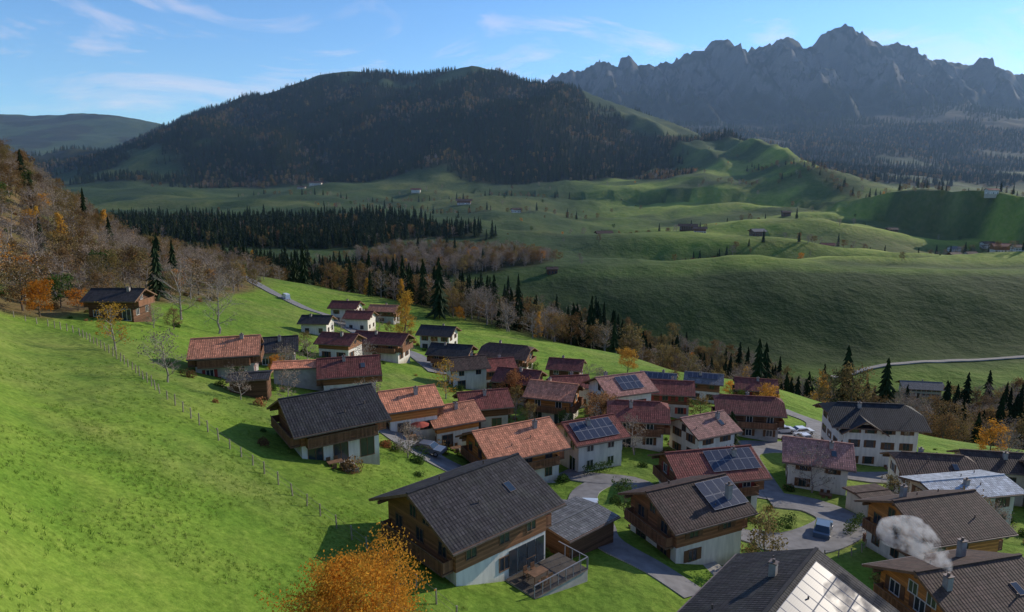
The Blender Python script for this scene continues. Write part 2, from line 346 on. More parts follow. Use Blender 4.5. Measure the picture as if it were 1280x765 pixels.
def tree(name,seed,H,R,nleaf,ls,leaf,bk=bark,base=.22,nprim=12,nsec=4,nter=3,spread=.13,conic=0,link=False,up=.55,k=4):
    r=random.Random(seed);m=MB();tr=[];p=Vector((0,0,-.8));nseg=7
    for i in range(nseg+1):
        tr.append(p.copy());p=p+Vector((r.uniform(-.03,.03)*H,r.uniform(-.03,.03)*H,(H*.86+.8)/nseg))
    r0=H*.022
    for i in range(nseg): m.tube(tr[i],tr[i+1],r0*(1-i/nseg*.85),r0*(1-(i+1)/nseg*.85),6,1)
    tips=[]
    def at(t):
        q=t*nseg;i=min(nseg-1,int(q));return tr[i].lerp(tr[i+1],q-i)
    def br(p,d,L,rr,lev):
        d=d.normalized();mid=p+d*L*.5+Vector((r.uniform(-1,1),r.uniform(-1,1),r.uniform(-.3,.8)))*L*.09
        e=mid+(d+Vector((0,0,.25))).normalized()*L*.5
        m.tube(p,mid,rr,rr*.7,k,1);m.tube(mid,e,rr*.7,rr*.3,k,1)
        if lev==0: tips.append(e);tips.append(mid);return
        for j in range(nsec if lev==2 else nter):
            t=.35+.65*(j+r.random()*.6)/(nsec if lev==2 else nter);q=p.lerp(mid,t*2) if t<.5 else mid.lerp(e,min(1,t*2-1))
            v=Vector((r.gauss(0,1),r.gauss(0,1),r.gauss(.2,.7))).normalized()
            br(q,d*.75+v*.8,L*r.uniform(.4,.6),rr*.5,lev-1)
        tips.append(e)
    for i in range(nprim):
        t=base+(.97-base)*(i+.5)/nprim;a=i*2.4+r.uniform(-.4,.4)
        s=(1-t*.95+.05) if conic else math.sqrt(max(.08,1-((t-.55)/.5)**2))
        L=R*s*r.uniform(.75,1.15)
        br(at(t),Vector((math.cos(a),math.sin(a),up*(.3+t))),L*.85,r0*.45*(1-t*.6),2)
    for i in range(nleaf):
        c=r.choice(tips);c=c+Vector((r.gauss(0,1),r.gauss(0,1),r.gauss(0,.8)))*R*spread
        u=Vector((r.gauss(0,1),r.gauss(0,1),r.gauss(0,1))).normalized();w=u.orthogonal().normalized();s=ls*r.uniform(.6,1.3)
        m.poly([c-u*s*.5,c+w*s*.3,c+u*s*.5,c-w*s*.3],0)
    return m.obj(name,[leaf,bk],link=link)
def leafq(m,r,c,ls):
    u=Vector((r.gauss(0,1),r.gauss(0,1),r.gauss(0,1))).normalized();w=u.orthogonal().normalized();s=ls*r.uniform(.6,1.3)
    m.poly([c-u*s*.5,c+w*s*.35,c+u*s*.5,c-w*s*.35],0)
def bush(name,seed,R,n,ls,leaf,flat=.8,link=False):
    r=random.Random(seed);m=MB()
    for i in range(6):
        a=r.random()*6.3;m.tube((0,0,-.3),(math.cos(a)*R*.5,math.sin(a)*R*.5,R*.8),.05,.02,3,1)
    lob=[(Vector((r.uniform(-.4,.4)*R,r.uniform(-.4,.4)*R,r.uniform(.35,.8)*R*flat)),R*r.uniform(.45,.65)) for _ in range(7)]
    for i in range(n):
        c,q=r.choice(lob);d=Vector((r.gauss(0,1),r.gauss(0,1),r.gauss(0,1))).normalized();leafq(m,r,c+d*q*r.uniform(.75,1.05),ls)
    return m.obj(name,[leaf,bark],link=link)
def coll(name,obs):
    c=bpy.data.collections.new(name)
    for o in obs: c.objects.link(o)
    return c
P=[spruce('plant_a_spruce',1,20,3.6),spruce('plant_b_spruce',2,22,4.2,13,8),
   tree('plant_c_brown',3,13,4.6,1300,.55,F_brn),tree('plant_d_brown',4,14,5,1300,.55,F_brn,up=.8),
   tree('plant_e_bare',5,14,4.6,600,.42,F_gry,bark_g,nter=4),tree('plant_f_bare',6,13,5,900,.45,F_gry,bark_g,nter=4),
   tree('plant_g_orange',7,10,3.8,1300,.5,F_org),tree('plant_h_larch',8,17,3.6,1500,.5,F_yel,conic=1,base=.12,nprim=18,up=.2),
   tree('plant_i_green',9,10,4,1300,.5,F_grn),bush('plant_j_bush',10,1.5,700,.25,F_grn),bush('plant_k_bush',11,1.6,450,.3,F_red),bush('plant_l_bush',12,2.2,600,.4,F_brn)]
PC=coll('plant_kinds',P)
G=[]
for s in range(3):
    r=random.Random(40+s);m=MB()
    for i in range(16):
        a=r.random()*6.3;q=r.random()*.22;c=Vector((math.cos(a)*q,math.sin(a)*q,-.03));h=r.uniform(.1,.24);l=Vector((r.gauss(0,.1),r.gauss(0,.1),h));w=Vector((math.cos(a+1),math.sin(a+1),0))*.02
        m.poly([c-w,c+w,c+l],0)
    G.append(m.obj('tuft_%s'%'abc'[s],[F_gra],link=False))
GC=coll('grass_kinds',G)
def ngroup(c):
    g=bpy.data.node_groups.new('scatter_'+c.name,'GeometryNodeTree')
    g.interface.new_socket('Geometry',in_out='INPUT',socket_type='NodeSocketGeometry');g.interface.new_socket('Geometry',in_out='OUTPUT',socket_type='NodeSocketGeometry')
    i=g.nodes.new('NodeGroupInput');o=g.nodes.new('NodeGroupOutput')
    ci=nd(g,'GeometryNodeCollectionInfo',{'Collection':c,'Separate Children':True,'Reset Children':True})
    rz=nd(g,'GeometryNodeInputNamedAttribute',{'Name':'rz'},data_type='FLOAT')
    sc=nd(g,'GeometryNodeInputNamedAttribute',{'Name':'sc'},data_type='FLOAT_VECTOR')
    ix=nd(g,'GeometryNodeInputNamedAttribute',{'Name':'ix'},data_type='INT')
    cx=nd(g,'ShaderNodeCombineXYZ',{2:rz.outputs[0]});er=nd(g,'FunctionNodeEulerToRotation',{0:cx.outputs[0]})
    ip=nd(g,'GeometryNodeInstanceOnPoints',{'Points':i.outputs[0],'Instance':ci.outputs[0],'Pick Instance':True,'Instance Index':ix.outputs[0],'Rotation':er.outputs[0],'Scale':sc.outputs[0]})
    g.links.new(ip.outputs[0],o.inputs[0]);return g
NG={}
nr=np.random.default_rng(5)
def scatter(name,c,X,Y,ix,s0,s1,sink=.2):
    n=len(X)
    if n==0: return
    if c.name not in NG: NG[c.name]=ngroup(c)
    Z=height(X,Y)-sink
    me=bpy.data.meshes.new(name);me.vertices.add(n);me.vertices.foreach_set('co',np.stack([X,Y,Z],-1).astype(np.float32).ravel())
    a=me.attributes.new('rz','FLOAT','POINT');a.data.foreach_set('value',nr.uniform(0,6.28,n).astype(np.float32))
    s=nr.uniform(s0,s1,n);w=s*nr.uniform(.85,1.15,n)
    a=me.attributes.new('sc','FLOAT_VECTOR','POINT');a.data.foreach_set('vector',np.stack([w,w,s],-1).astype(np.float32).ravel())
    a=me.attributes.new('ix','INT','POINT');a.data.foreach_set('value',np.asarray(ix,np.int32))
    o=bpy.data.objects.new(name,me);scene.collection.objects.link(o)
    md=o.modifiers.new('plants','NODES');md.node_group=NG[c.name];return o
def cand(x0,x1,y0,y1,sp):
    X,Y=np.meshgrid(np.arange(x0,x1,sp),np.arange(y0,y1,sp));X=X.ravel();Y=Y.ravel()
    return X+nr.uniform(-.5,.5,X.size)*sp,Y+nr.uniform(-.5,.5,X.size)*sp
def pick(n,w):
    w=np.array(w,float);return nr.choice(len(w),n,p=w/w.sum())
X,Y=cand(-600,420,170,720,6.0);d=woods(X,Y)[0];k=nr.random(X.size)<d*.95;X,Y=X[k],Y[k]
conf=np.clip(.45+1.4*fbm(X/55,Y/55,90,2),0.04,.92)*np.where(X>95,.2,1)
ix=np.where(nr.random(X.size)<conf,nr.integers(0,2,X.size),pick(X.size,[0,0,3,3,3.8,3.8,.2,.2,.3]))
scatter('gorge_wood',PC,X,Y,ix,.5,1.15)
X,Y=cand(-700,60,560,1100,8);d=woods(X,Y)[1];k=nr.random(X.size)<d;X,Y=X[k],Y[k]
br=(ell(X,Y,-55,690,105,85)<1.1)
ix=np.where(br,pick(X.size,[.2,.1,2,2,4,4,.3,.2]),pick(X.size,[5,5,.6,.6,.4]))
scatter('valley_wood',PC,X,Y,ix,.65,1.1)
X,Y=cand(-2000,820,1720,3400,12);d=woods(X,Y)[3];k=nr.random(X.size)<d*.95;X,Y=X[k],Y[k]
ix=np.where(fbm(X/200,Y/200,92,3)>.16,pick(X.size,[3,3,3,3,1,1]),pick(X.size,[6,6,.5,.5]))
scatter('hill_forest',PC,X,Y,ix,.7,1.2)
X,Y=cand(-600,1100,700,2000,8.5);w=woods(X,Y);d=np.maximum(w[2],w[5]*.45);k=nr.random(X.size)<d;X,Y=X[k],Y[k]
scatter('field_copse',PC,X,Y,pick(X.size,[1.5,1.5,3,3,2,2,.4]),.4,.9)
X,Y=cand(600,3900,2050,4200,17);d=woods(X,Y)[4];k=nr.random(X.size)<d*.9;X,Y=X[k],Y[k]
scatter('distant_forest',PC,X,Y,pick(X.size,[5,5,1,1]),.8,1.3)
X,Y=cand(300,4600,4200,5300,26);k=nr.random(X.size)<sstep(-.3,.2,fbm(X/300,Y/300,96,4))*.85;X,Y=X[k],Y[k]
scatter('mountain_forest',PC,X,Y,pick(X.size,[5,5]),1.1,1.7)
X,Y=cand(-420,-60,85,430,5.2);d=hillside(X,Y);k=(nr.random(X.size)<d*.85)&(ell(X,Y,-75,120,10,15)>1);X,Y=X[k],Y[k]
scatter('autumn_hillside_wood',PC,X,Y,pick(X.size,[.2,.12,2.2,2.2,3.2,3.2,.45,.3,.4,1,1.4,3.]),.4,.85)
X,Y=cand(-500,1500,620,1900,45);k=nr.random(X.size)<.22*(1+sstep(300,900,X));X,Y=X[k],Y[k]
scatter('field_trees',PC,X,Y,pick(X.size,[1,1,3,3,2,2,.5,0,1,3,0,2]),.4,.85)
X,Y=cand(-80,30,20,95,.42);k=nr.random(X.size)<sstep(95,40,Y)*.7*sstep(-.25,.15,fbm(X/5,Y/5,95,3))*(X<-2);X,Y=X[k],Y[k]
scatter('meadow_grass',GC,X,Y,nr.integers(0,3,X.size),.6,1.3,0)
# ------------------------------------------------------------ buildings
white=render_wall('white_render',(.72,.67,.59))
cream=render_wall('cream_render',(.64,.55,.41))
glass=plain('window_glass',(.03,.04,.05),.08,1,.2,spec=.8)
frame=plain('window_frame',(.60,.56,.50),.6,3,.08)
wdark=boards('dark_larch_boards',(.11,.055,.03))
wmid=boards('brown_spruce_boards',(.23,.105,.05))
wor=boards('orange_spruce_boards',(.46,.19,.055))
rail=boards('railing_boards',(.20,.095,.05),True)
soff=plain('roof_timber',(.17,.095,.055),.8,3,.3)
gut=plain('gutter_metal',(.16,.12,.10),.5,2,.2,metal=.4)
chim=plain('chimney_render',(.30,.27,.24),.9,2,.2)
conc=plain('concrete_base',(.36,.34,.31),.9,1,.2)
pave=plain('patio_paving',(.32,.30,.27),.9,2.5,.25)
shr=plain('red_shutter',(.24,.04,.03),.7,3,.2);shg=plain('brown_shutter',(.14,.07,.035),.7,3,.2)
ROOF={'c':('charcoal_tiles',(.040,.040,.044)),'r':('maroon_tiles',(.18,.062,.052)),'o':('terracotta_tiles',(.56,.24,.14)),'b':('brown_tiles',(.095,.062,.05)),'g':('grey_sheet',(.16,.165,.17)),'p':('weathered_pink_tiles',(.38,.195,.155)),'w':('pale_sheet',(.5,.53,.56))}
pvm,nt,b=newmat('solar_panel');uv=nd(nt,'ShaderNodeTexCoord').outputs['UV']
br_=nd(nt,'ShaderNodeTexBrick',{'Vector':uv,'Color1':(.014,.022,.05,1),'Color2':(.018,.028,.06,1),'Mortar':(.10,.11,.13,1),'Scale':1.,'Mortar Size':.012,'Brick Width':.165,'Row Height':.165},offset=0.)
nt.links.new(br_.outputs[0],b.inputs['Base Color']);b.inputs['Roughness'].default_value=.38;b.inputs['Specular IOR Level'].default_value=.18
alu=plain('aluminium_frame',(.22,.22,.24),.7,3,.05,metal=.2)
clothm=[plain('parasol_cloth_%s'%n,c,.9,2,.1) for n,c in (('cream',(.55,.48,.38)),('red',(.3,.06,.04)),('grey',(.25,.25,.25)))]
def furniture(E,x,y,z,r,par=True):
    m=MB();m.box(x-.8,x+.8,y-.45,y+.45,z+.70,z+.75,0)
    for sx in (-.7,.7):
        for sy in (-.38,.38): m.box(x+sx-.03,x+sx+.03,y+sy-.03,y+sy+.03,z,z+.70,0)
    m.obj('garden_table',[soff],E)
    for i in range(4):
        cx=x+(-.4 if i%2 else .4);s=-1 if i<2 else 1;cy=y+s*.85;m=MB()
        m.box(cx-.22,cx+.22,cy-.22,cy+.22,z+.42,z+.46,0);yb=cy+s*.2;m.box(cx-.22,cx+.22,yb-.02,yb+.02,z+.46,z+.92,0)
        for sx in (-.19,.19):
            for sy in (-.17,.17): m.box(cx+sx-.02,cx+sx+.02,cy+sy-.02,cy+sy+.02,z,z+.42,0)
        m.obj('garden_chair',[shg],E)
    if par and r.random()<.15:
        m=MB();m.tube((x+1.3,y,z),(x+1.3,y,z+2.3),.03,.03,6,1);T=(x+1.3,y,z+2.5)
        for i in range(8):
            a=math.pi*i/4;b2=math.pi*(i+1)/4;m.poly([T,(x+1.3+1.3*math.cos(a),y+1.3*math.sin(a),z+2.1),(x+1.3+1.3*math.cos(b2),y+1.3*math.sin(b2),z+2.1)],0)
        m.obj('parasol',[r.choice(clothm),alu],E)
def house(x,y,yaw,L,W,h,rc='c',ws='m',o=None,name='chalet_house'):
    o=o or {};hr=random.Random(int(x*13+y*7));near=math.hypot(x,y)<125;far=math.hypot(x,y)>400
    z0=hz(x,y);E=empty(name,(x,y,z0),rad(yaw))
    big=W>6.2
    tn=o.get('t',.46);og=o.get('og',.1*L if big else .4);oe=o.get('oe',.1*W if big else .35)
    l=L-2*og;w=W-2*oe;th=.24;f=o.get('hip',0);A=W/2*tn;ez=h-A;wt=h-tn*w/2-th
    zs=o.get('zs',2.6 if wt>3.5 else (wt-.1))
    low={'m':white,'p':white,'q':white,'w':conc,'k':cream,'z':wdark}[ws];upm={'m':wmid,'p':white,'q':wor,'w':wdark,'k':cream,'z':wdark}[ws]
    pr=.04
    m=MB();m.box(-l/2,l/2,-w/2,w/2,-6,zs,0);m.obj('base_walls',[low],E)
    hy=f*W/2;zt=h-hy*tn-th
    sec=[(-w/2-pr,zs),(w/2+pr,zs),(w/2+pr,wt),(hy,zt) ,(-hy,zt),(-w/2-pr,wt)] if f>0 else [(-w/2-pr,zs),(w/2+pr,zs),(w/2+pr,wt),(0,h-th),(-w/2-pr,wt)]
    m=MB();a=[(l/2+pr,p[0],p[1]) for p in sec];bb=[(-l/2-pr,p[0],p[1]) for p in sec]
    m.poly(a,0);m.poly(bb[::-1],0)
    for i in range(len(sec)):
        j=(i+1)%len(sec);m.poly([bb[i],bb[j],a[j],a[i]],0)
    m.obj('upper_walls',[upm],E)
    m=MB();c=hy*.9;sl=math.sqrt(1+tn*tn)
    for s in (-1,1):
        if f>0: pts=[(-L/2,s*W/2,ez),(L/2,s*W/2,ez),(L/2,s*hy,h-hy*tn),(L/2-c,0,h),(-L/2+c,0,h),(-L/2,s*hy,h-hy*tn)]
        else: pts=[(-L/2,s*W/2,ez),(L/2,s*W/2,ez),(L/2,0,h),(-L/2,0,h)]
        uv=[(p[0],abs(p[1])*sl) for p in pts]
        if s>0: pts=pts[::-1];uv=uv[::-1]
        m.poly(pts,0,uv);m.poly([(p[0],p[1],p[2]-th) for p in pts[::-1]],1)
    bd=[(-L/2,-W/2,ez),(L/2,-W/2,ez)]+([(L/2,-hy,h-hy*tn),(L/2,hy,h-hy*tn)] if f>0 else [(L/2,0,h)])+[(L/2,W/2,ez),(-L/2,W/2,ez)]+([(-L/2,hy,h-hy*tn),(-L/2,-hy,h-hy*tn)] if f>0 else [(-L/2,0,h)])
    for i in range(len(bd)):
        p,q_=bd[i],bd[(i+1)%len(bd)];m.poly([(p[0],p[1],p[2]-th),(q_[0],q_[1],q_[2]-th),q_,p],1)
    if f>0:
        for s in (-1,1):
            pts=[(s*L/2,-s*hy,h-hy*tn),(s*L/2,s*hy,h-hy*tn),(s*(L/2-c),0,h)]
            m.poly(pts,0,[(p[1],abs(p[0])) for p in pts])
    m.box(-L/2+c+.02,L/2-c-.02,-.13,.13,h-.05,h+.07,2)
    for s in (-1,1):
        ya=s*(W/2+.01);m.box(-L/2,L/2,min(ya,ya+s*.13),max(ya,ya+s*.13),ez-.2,ez-.06,3)
    rn,rcl=ROOF[rc];rm=[tiles(rn,rcl),soff,plain(rn+'_ridge',[v*.8 for v in rcl],.8,spec=.1),gut];m.obj('roof',rm,E)
    if o.get('xg'):
        g2=3.6;hh=h-1.2;y1=-W/2-.5;zz=hh-g2*.62;m=MB()
        for s in (-1,1):
            pts=[(o['xg'],y1,hh),(o['xg'],0,hh),(o['xg']+s*g2,0,zz),(o['xg']+s*g2,y1,zz)]
            if s<0: pts=pts[::-1]
            m.poly(pts[::-1],0,[(p[1],abs(p[0]-o['xg'])*1.18) for p in pts[::-1]]);m.poly([(p[0],p[1],p[2]-.22) for p in pts],1)
            m.poly([(o['xg'],y1,hh),(o['xg']+s*g2,y1,zz),(o['xg']+s*g2,y1,zz-.22),(o['xg'],y1,hh-.22)],1)
        m.obj('cross_gable_roof',rm,E);m=MB();g3=g2-.7;yy=-w/2-.35
        m.poly([(o['xg']-g3,yy,-4),(o['xg']+g3,yy,-4),(o['xg']+g3,yy,zz+.2),(o['xg'],yy,hh-.23),(o['xg']-g3,yy,zz+.2)],0)
        for s in (-1,1): m.poly([(o['xg']+s*g3,yy,-4),(o['xg']+s*g3,0,-4),(o['xg']+s*g3,0,zz+.2),(o['xg']+s*g3,yy,zz+.2)],0)
        for zq in (1,3.8,6.2):
            for s in (-1.2,1.2):
                xq=o['xg']+s;m.box(xq-.55,xq+.55,yy-.05,yy-.01,zq,zq+1.25,1);m.box(xq-.9,xq-.57,yy-.06,yy-.01,zq,zq+1.25,2);m.box(xq+.57,xq+.9,yy-.06,yy-.01,zq,zq+1.25,2)
        m.obj('cross_gable_wall',[upm,glass,shg],E)
    W_=MB()
    def wb(face,a0,a1,z0,z1,d0,d1,mt):
        s=1 if face[1]=='+' else -1
        if face[0]=='x':
            e=l/2;xx=sorted((s*(e+d0),s*(e+d1)));W_.box(xx[0],xx[1],a0,a1,z0,z1,mt)
        else:
            e=w/2;yy=sorted((s*(e+d0),s*(e+d1)));W_.box(a0,a1,yy[0],yy[1],z0,z1,mt)
    def win(face,a,z,ww,wh,up,sh):
        d=pr if up else 0
        wb(face,a-ww/2,a+ww/2,z,z+wh,d,d+.02,1)
        wb(face,a-ww/2-.07,a+ww/2+.07,z-.07,z,d,d+.08,0);wb(face,a-ww/2-.07,a+ww/2+.07,z+wh,z+wh+.07,d,d+.06,0)
        wb(face,a-ww/2-.07,a-ww/2,z,z+wh,d,d+.055,0);wb(face,a+ww/2,a+ww/2+.07,z,z+wh,d,d+.055,0)
        wb(face,a-.03,a+.03,z,z+wh,d+.02,d+.05,0)
        if sh:
            for s in (-1,1):
                q0,q1=sorted((a+s*(ww/2+.09),a+s*(ww/2+.09+ww*.48)));wb(face,q0,q1,z-.05,z+wh+.05,d,d+.05,2)
    sh=o.get('sh',hr.random()<.6) and ws!='z'
    if big and not o.get('nowin'):
        for face in ('x-','x+','y-','y+'):
            span=w if face[0]=='x' else l;n=max(2,int(span/2.7));lev=[(.9,zs<1)]
            if wt-zs>1.7 or zs<1: lev.append((max(zs,2.6)+.7 if zs>1 else 3.5,True))
            if zs<1 and wt>7.5: lev.append((6.1,True))
            for i in range(n):
                a=-span/2+span*(i+.5)/n+hr.uniform(-.15,.15)
                for k_,(zz,up_) in enumerate(lev):
                    if zz+1.2>wt or hr.random()>.9: continue
                    if k_==0 and hr.random()<.3 and face!='y+': win(face,a,.1,1.5,2.1,up_,False)
                    else: win(face,a,zz,.95,1.1,up_,sh)
            if face[0]=='x' and h-th-wt>1.3 and f<.3:
                for a in ((-.9,.9) if w>8 else (0,)): win(face,a,max(wt-.35,zs+.2),.8,.95,True,False)
        W_.obj('windows',[frame if hr.random()<.4 else soff,glass,shr if hr.random()<.35 else shg],E)
    if W>=7.5 and not far:
        m=MB()
        def balc(face,depth,a0,a1,zf):
            s=-1 if face[1]=='-' else 1
            e=(l/2 if face[0]=='x' else w/2)+pr+.01
            def bx(d0,d1,p0,p1,za,zb,mt=0):
                q0,q1=sorted((s*(e+d0),s*(e+d1)))
                if face[0]=='x': m.box(q0,q1,p0,p1,za,zb,mt)
                else: m.box(p0,p1,q0,q1,za,zb,mt)
            bx(0,depth,a0,a1,zf-.16,zf,1);bx(depth-.08,depth-.01,a0,a1,zf+.95,zf+1.03,1)
            if near:
                t=a0
                while t<a1-.1: bx(depth-.06,depth-.03,t,t+.1,zf,zf+.95,0);t+=.145
            else: bx(depth-.06,depth-.03,a0,a1,zf,zf+.95,0)
            for t in (a0,a1-.08): bx(.0,depth-.08,t,t+.05,zf+.1,zf+.95,0)
        if ws in 'mqwz' and wt>3.9:
            if o.get('bx',1): balc('x-',1.0,-w/2+.3,w/2-.3,2.65)
            balc('x+',1.0,-w/2+.3,w/2-.3,2.65)
            if o.get('by',hr.random()<.4): balc('y-',.95,-l/2+.4,l/2-.4,2.65)
        for s in (-1,1):
            for yy in (-w/2+.1,0,w/2-.1):
                if f>0 and yy==0: continue
                zz=h-abs(yy)*tn-th;q0,q1=sorted((s*(l/2+pr+.01),s*(L/2-.08)));m.box(q0,q1,yy-.09,yy+.09,zz-.36 if yy else zz-.3,zz-.06 if not yy else zz-.1,1)
        m.obj('balcony',[rail,soff],E)
    m=MB()
    for (cx,cy) in o.get('ch',[(hr.uniform(-.25,.25)*L,hr.choice((-1,1))*W*hr.uniform(.06,.16))] if big else []):
        zz=h-abs(cy)*tn;m.box(cx-.25,cx+.25,cy-.25,cy+.25,zz-.6,h+.3,0);m.box(cx-.31,cx+.31,cy-.31,cy+.31,h+.3,h+.37,1);m.tube((cx,cy,h+.37),(cx,cy,h+.6),.12,.11,8,1,True)
    if big and near:
        for i in range(3):
            cx=hr.uniform(-.4,.4)*L;s=hr.choice((-1,1));cy=s*W*hr.uniform(.1,.35);zz=h-abs(cy)*tn;m.tube((cx,cy,zz-.1),(cx,cy,zz+.35),.06,.06,6,1,True)
    if m.v: m.obj('chimney',[chim,gut],E)
    def slab(m,s,x0,x1,t0,t1,o0,o1,m0,m1):
        cs,sn=1/sl,tn/sl
        def Q(xx,t,q): return (xx,s*(t*cs+q*sn),h-t*sn+q*cs)
        v=[Q(x0,t1,o0),Q(x1,t1,o0),Q(x1,t0,o0),Q(x0,t0,o0),Q(x0,t1,o1),Q(x1,t1,o1),Q(x1,t0,o1),Q(x0,t0,o1)]
        if s>0: v=[v[1],v[0],v[3],v[2],v[5],v[4],v[7],v[6]]
        m.hexa(v,m0);e=.04
        v=[Q(x0+e,t1-e,o1+.004),Q(x1-e,t1-e,o1+.004),Q(x1-e,t0+e,o1+.004),Q(x0+e,t0+e,o1+.004)]
        if s>0: v=[v[1],v[0],v[3],v[2]]
        m.poly(v,m1,[(0,0),(x1-x0,0),(x1-x0,t1-t0),(0,t1-t0)])
    if o.get('pv'):
        m=MB();s,xa,ta,nxp,nyp=o['pv']
        for i in range(nxp):
            for j in range(nyp): slab(m,s,xa+i*1.06,xa+i*1.06+1.03,ta+j*1.7,ta+j*1.7+1.67,.10,.14,0,1)
        m.obj('solar_panels',[alu,pvm],E)
    if near and W>8 and not o.get('pv') and hr.random()<.6:
        m=MB();slab(m,-1,L*.18,L*.18+.7,W*.2,W*.2+1.1,.0,.07,0,1);m.obj('skylight',[gut,glass],E)
    if near and big and not o.get('deck'):
        m=MB();q0=-l*.4 if hr.random()<.5 else -l*.1;m.box(q0,q0+l*.5,-w/2-2.8,-w/2-.02,-3,.08,0);m.obj('patio',[pave],E)
        if hr.random()<.7: furniture(E,q0+l*.25,-w/2-1.5,.09,hr)
        if hr.random()<.5:
            m=MB();xb=l/2+og*.2
            for i in range(5):
                for j in range(4): m.tube((-l/2+.4+i*.24,w/2+.05,.15+j*.24),(-l/2+.4+i*.24,w/2+.85,.15+j*.24),.11,.11,6,0,True)
            m.obj('firewood_stack',[rail],E)
    if o.get('deck'):
        m=MB();x0,x1,y0,y1=.2,l/2+1.6,-w/2-3.4,-w/2-.05
        m.box(x0,x1,y0,y1,-4,-.06,1)
        t=x0
        while t<x1-.05: m.box(t,min(t+.14,x1),y0-.1,y1,-.055,.0,0);t+=.155
        for i in range(8):
            px=x0+(x1-x0)*i/7;m.box(px-.03,px+.03,y0-.02,y0+.04,.0,1.0,2)
        m.box(x0,x1,y0-.03,y0+.05,1.0,1.06,2)
        for i in range(4):
            py=y0+(y1-y0)*i/4;m.box(x1-.05,x1+.01,py+.05,py+.11,0,1.0,2)
        m.box(x1-.06,x1+.02,y0+.06,y1,1.0,1.06,2)
        m.obj('deck',[boards('deck_boards',(.30,.25,.20)),conc,alu],E);furniture(E,x0+1.9,y0+1.6,.0,hr,False)
        m=MB()
        for i in range(4): m.box(.6+i*1.0,1.5+i*1.0,-w/2-.07,-w/2-.01,.1,2.3,0)
        m.obj('patio_doors',[glass],E)
    return E
HS=[(-3.8,53.4,42,11.8,11.6,7.7,'c','m',dict(ch=[],by=False,sh=False,deck=1,t=.44)),
(-20.7,73.1,33,10.6,11,6.7,'c','m',dict(ch=[])),(-42.5,98.9,16,9.8,8.8,6,'o','w',{}),(-42.1,118.2,16,8,8,5,'c','w',{}),(-33.4,103.8,10,8,5,4,'o','w',dict(t=.2)),(-35.6,89.5,12,5.5,4.5,3,'c','z',dict(t=.15)),
(-25.9,104.7,15,9.8,8.8,6,'r','m',{}),(-14.6,91,25,8.2,8,6,'o','q',{}),(-8.9,92.8,28,7.8,7.6,5.5,'o','q',{}),
(-4.8,106.7,15,8.6,8,6,'r','w',{}),(0,85.1,28,11.6,10.6,7,'o','q',dict(by=True)),(10.6,90.6,25,8.6,8.4,6.6,'r','p',dict(pv=(-1,-3.4,.5,6,2))),
(18.7,114.2,22,9.8,9.5,8,'p','p',dict(pv=(-1,-1.5,.6,4,2))),(29.8,134,-18,7.5,6.4,6,'g','m',dict(pv=(-1,-3.2,.3,6,1))),(42,144,-18,8.4,6.6,6,'g','m',dict(pv=(-1,-3.4,.3,6,1))),
(28.5,123,-10,11,7.4,6.3,'r','w',{}),(19.4,100.8,-8,9.4,8.4,6.6,'r','m',dict(hip=.35)),(29,99.2,25,8.4,8.4,6.6,'p','p',{}),
(42.4,117.7,-10,12,9,7,'r','w',dict(hip=.3)),(54.1,146,-15,9.2,7.8,6.3,'r','m',{}),(24.6,80.8,12,11.8,9.8,6.8,'r','m',dict(pv=(-1,-1.,.4,6,2),by=True)),(17.3,63.2,25,9.9,9.1,6.8,'b','m',dict(pv=(-1,.6,.4,4,2),ch=[(3.,-2.6)])),
(44.4,66.9,14,10.6,10.2,7.4,'b','q',dict(zs=2.3,ch=[(-2,2)])),(56,79.5,10,12,7,6,'w','k',dict(t=.25)),
(19.2,43.5,49,13.5,12.4,7,'c','m',dict(pv=(-1,-4.6,.5,9,3),ch=[(2,1.6)])),(36.6,50,14,10.5,10.5,7.0,'b','q',dict(ch=[(-3.6,-1.5),(2,2.5)])),
(60,109.4,-8,15,11,9.8,'c','p',dict(hip=.45,zs=.5,sh=True,xg=-2.5)),(43.8,92.7,-20,9.4,9.2,6.6,'p','p',{}),(57.6,88.3,-10,10.2,8.6,6.8,'b','p',dict(hip=.3)),
(68.4,92,-10,8.4,7.2,7,'b','k',{}),(75,88.5,-10,8.4,7.4,6.8,'b','k',{}),(245,394,-10,24,14,8,'g','k',{}),
(-29.4,151,-15,13,8,6.3,'r','m',{}),(-54,219,-10,10,8,7,'r','p',{}),(-46.4,244,-10,11,8,6.3,'o','w',{}),(-47.1,208,-10,9,8,6,'r','p',{}),
(-51.5,177,-5,8.5,7,5,'c','p',{}),(-21.2,193,-15,11,9,7,'c','p',{}),(-14,155,-15,10.4,8.2,6.3,'c','m',{}),(-1,165,-20,13,10,7,'b','m',dict(hip=.3)),(-9.4,135,20,8.4,7.4,6.3,'b','p',{}),
(12.3,149,-15,8.2,7.4,6.2,'r','w',{}),(1.5,129,-20,9.2,8,6.4,'r','m',{}),(7.4,115.5,-20,9,8.4,6.8,'o','q',{}),(-3.5,140,15,8,7.4,6.3,'r','m',{}),
(-73.9,126.6,0,10.2,7.8,5.6,'c','z',{}),(5.8,60.2,42,7,5.6,3,'g','z',dict(t=.08)),(46,81.5,12,5,4.5,3,'b','k',dict(t=.1)),(11,126,10,7.6,7,6,'r','p',{}),(-36.4,141,-15,8.6,7.4,5.5,'r','m',{})]
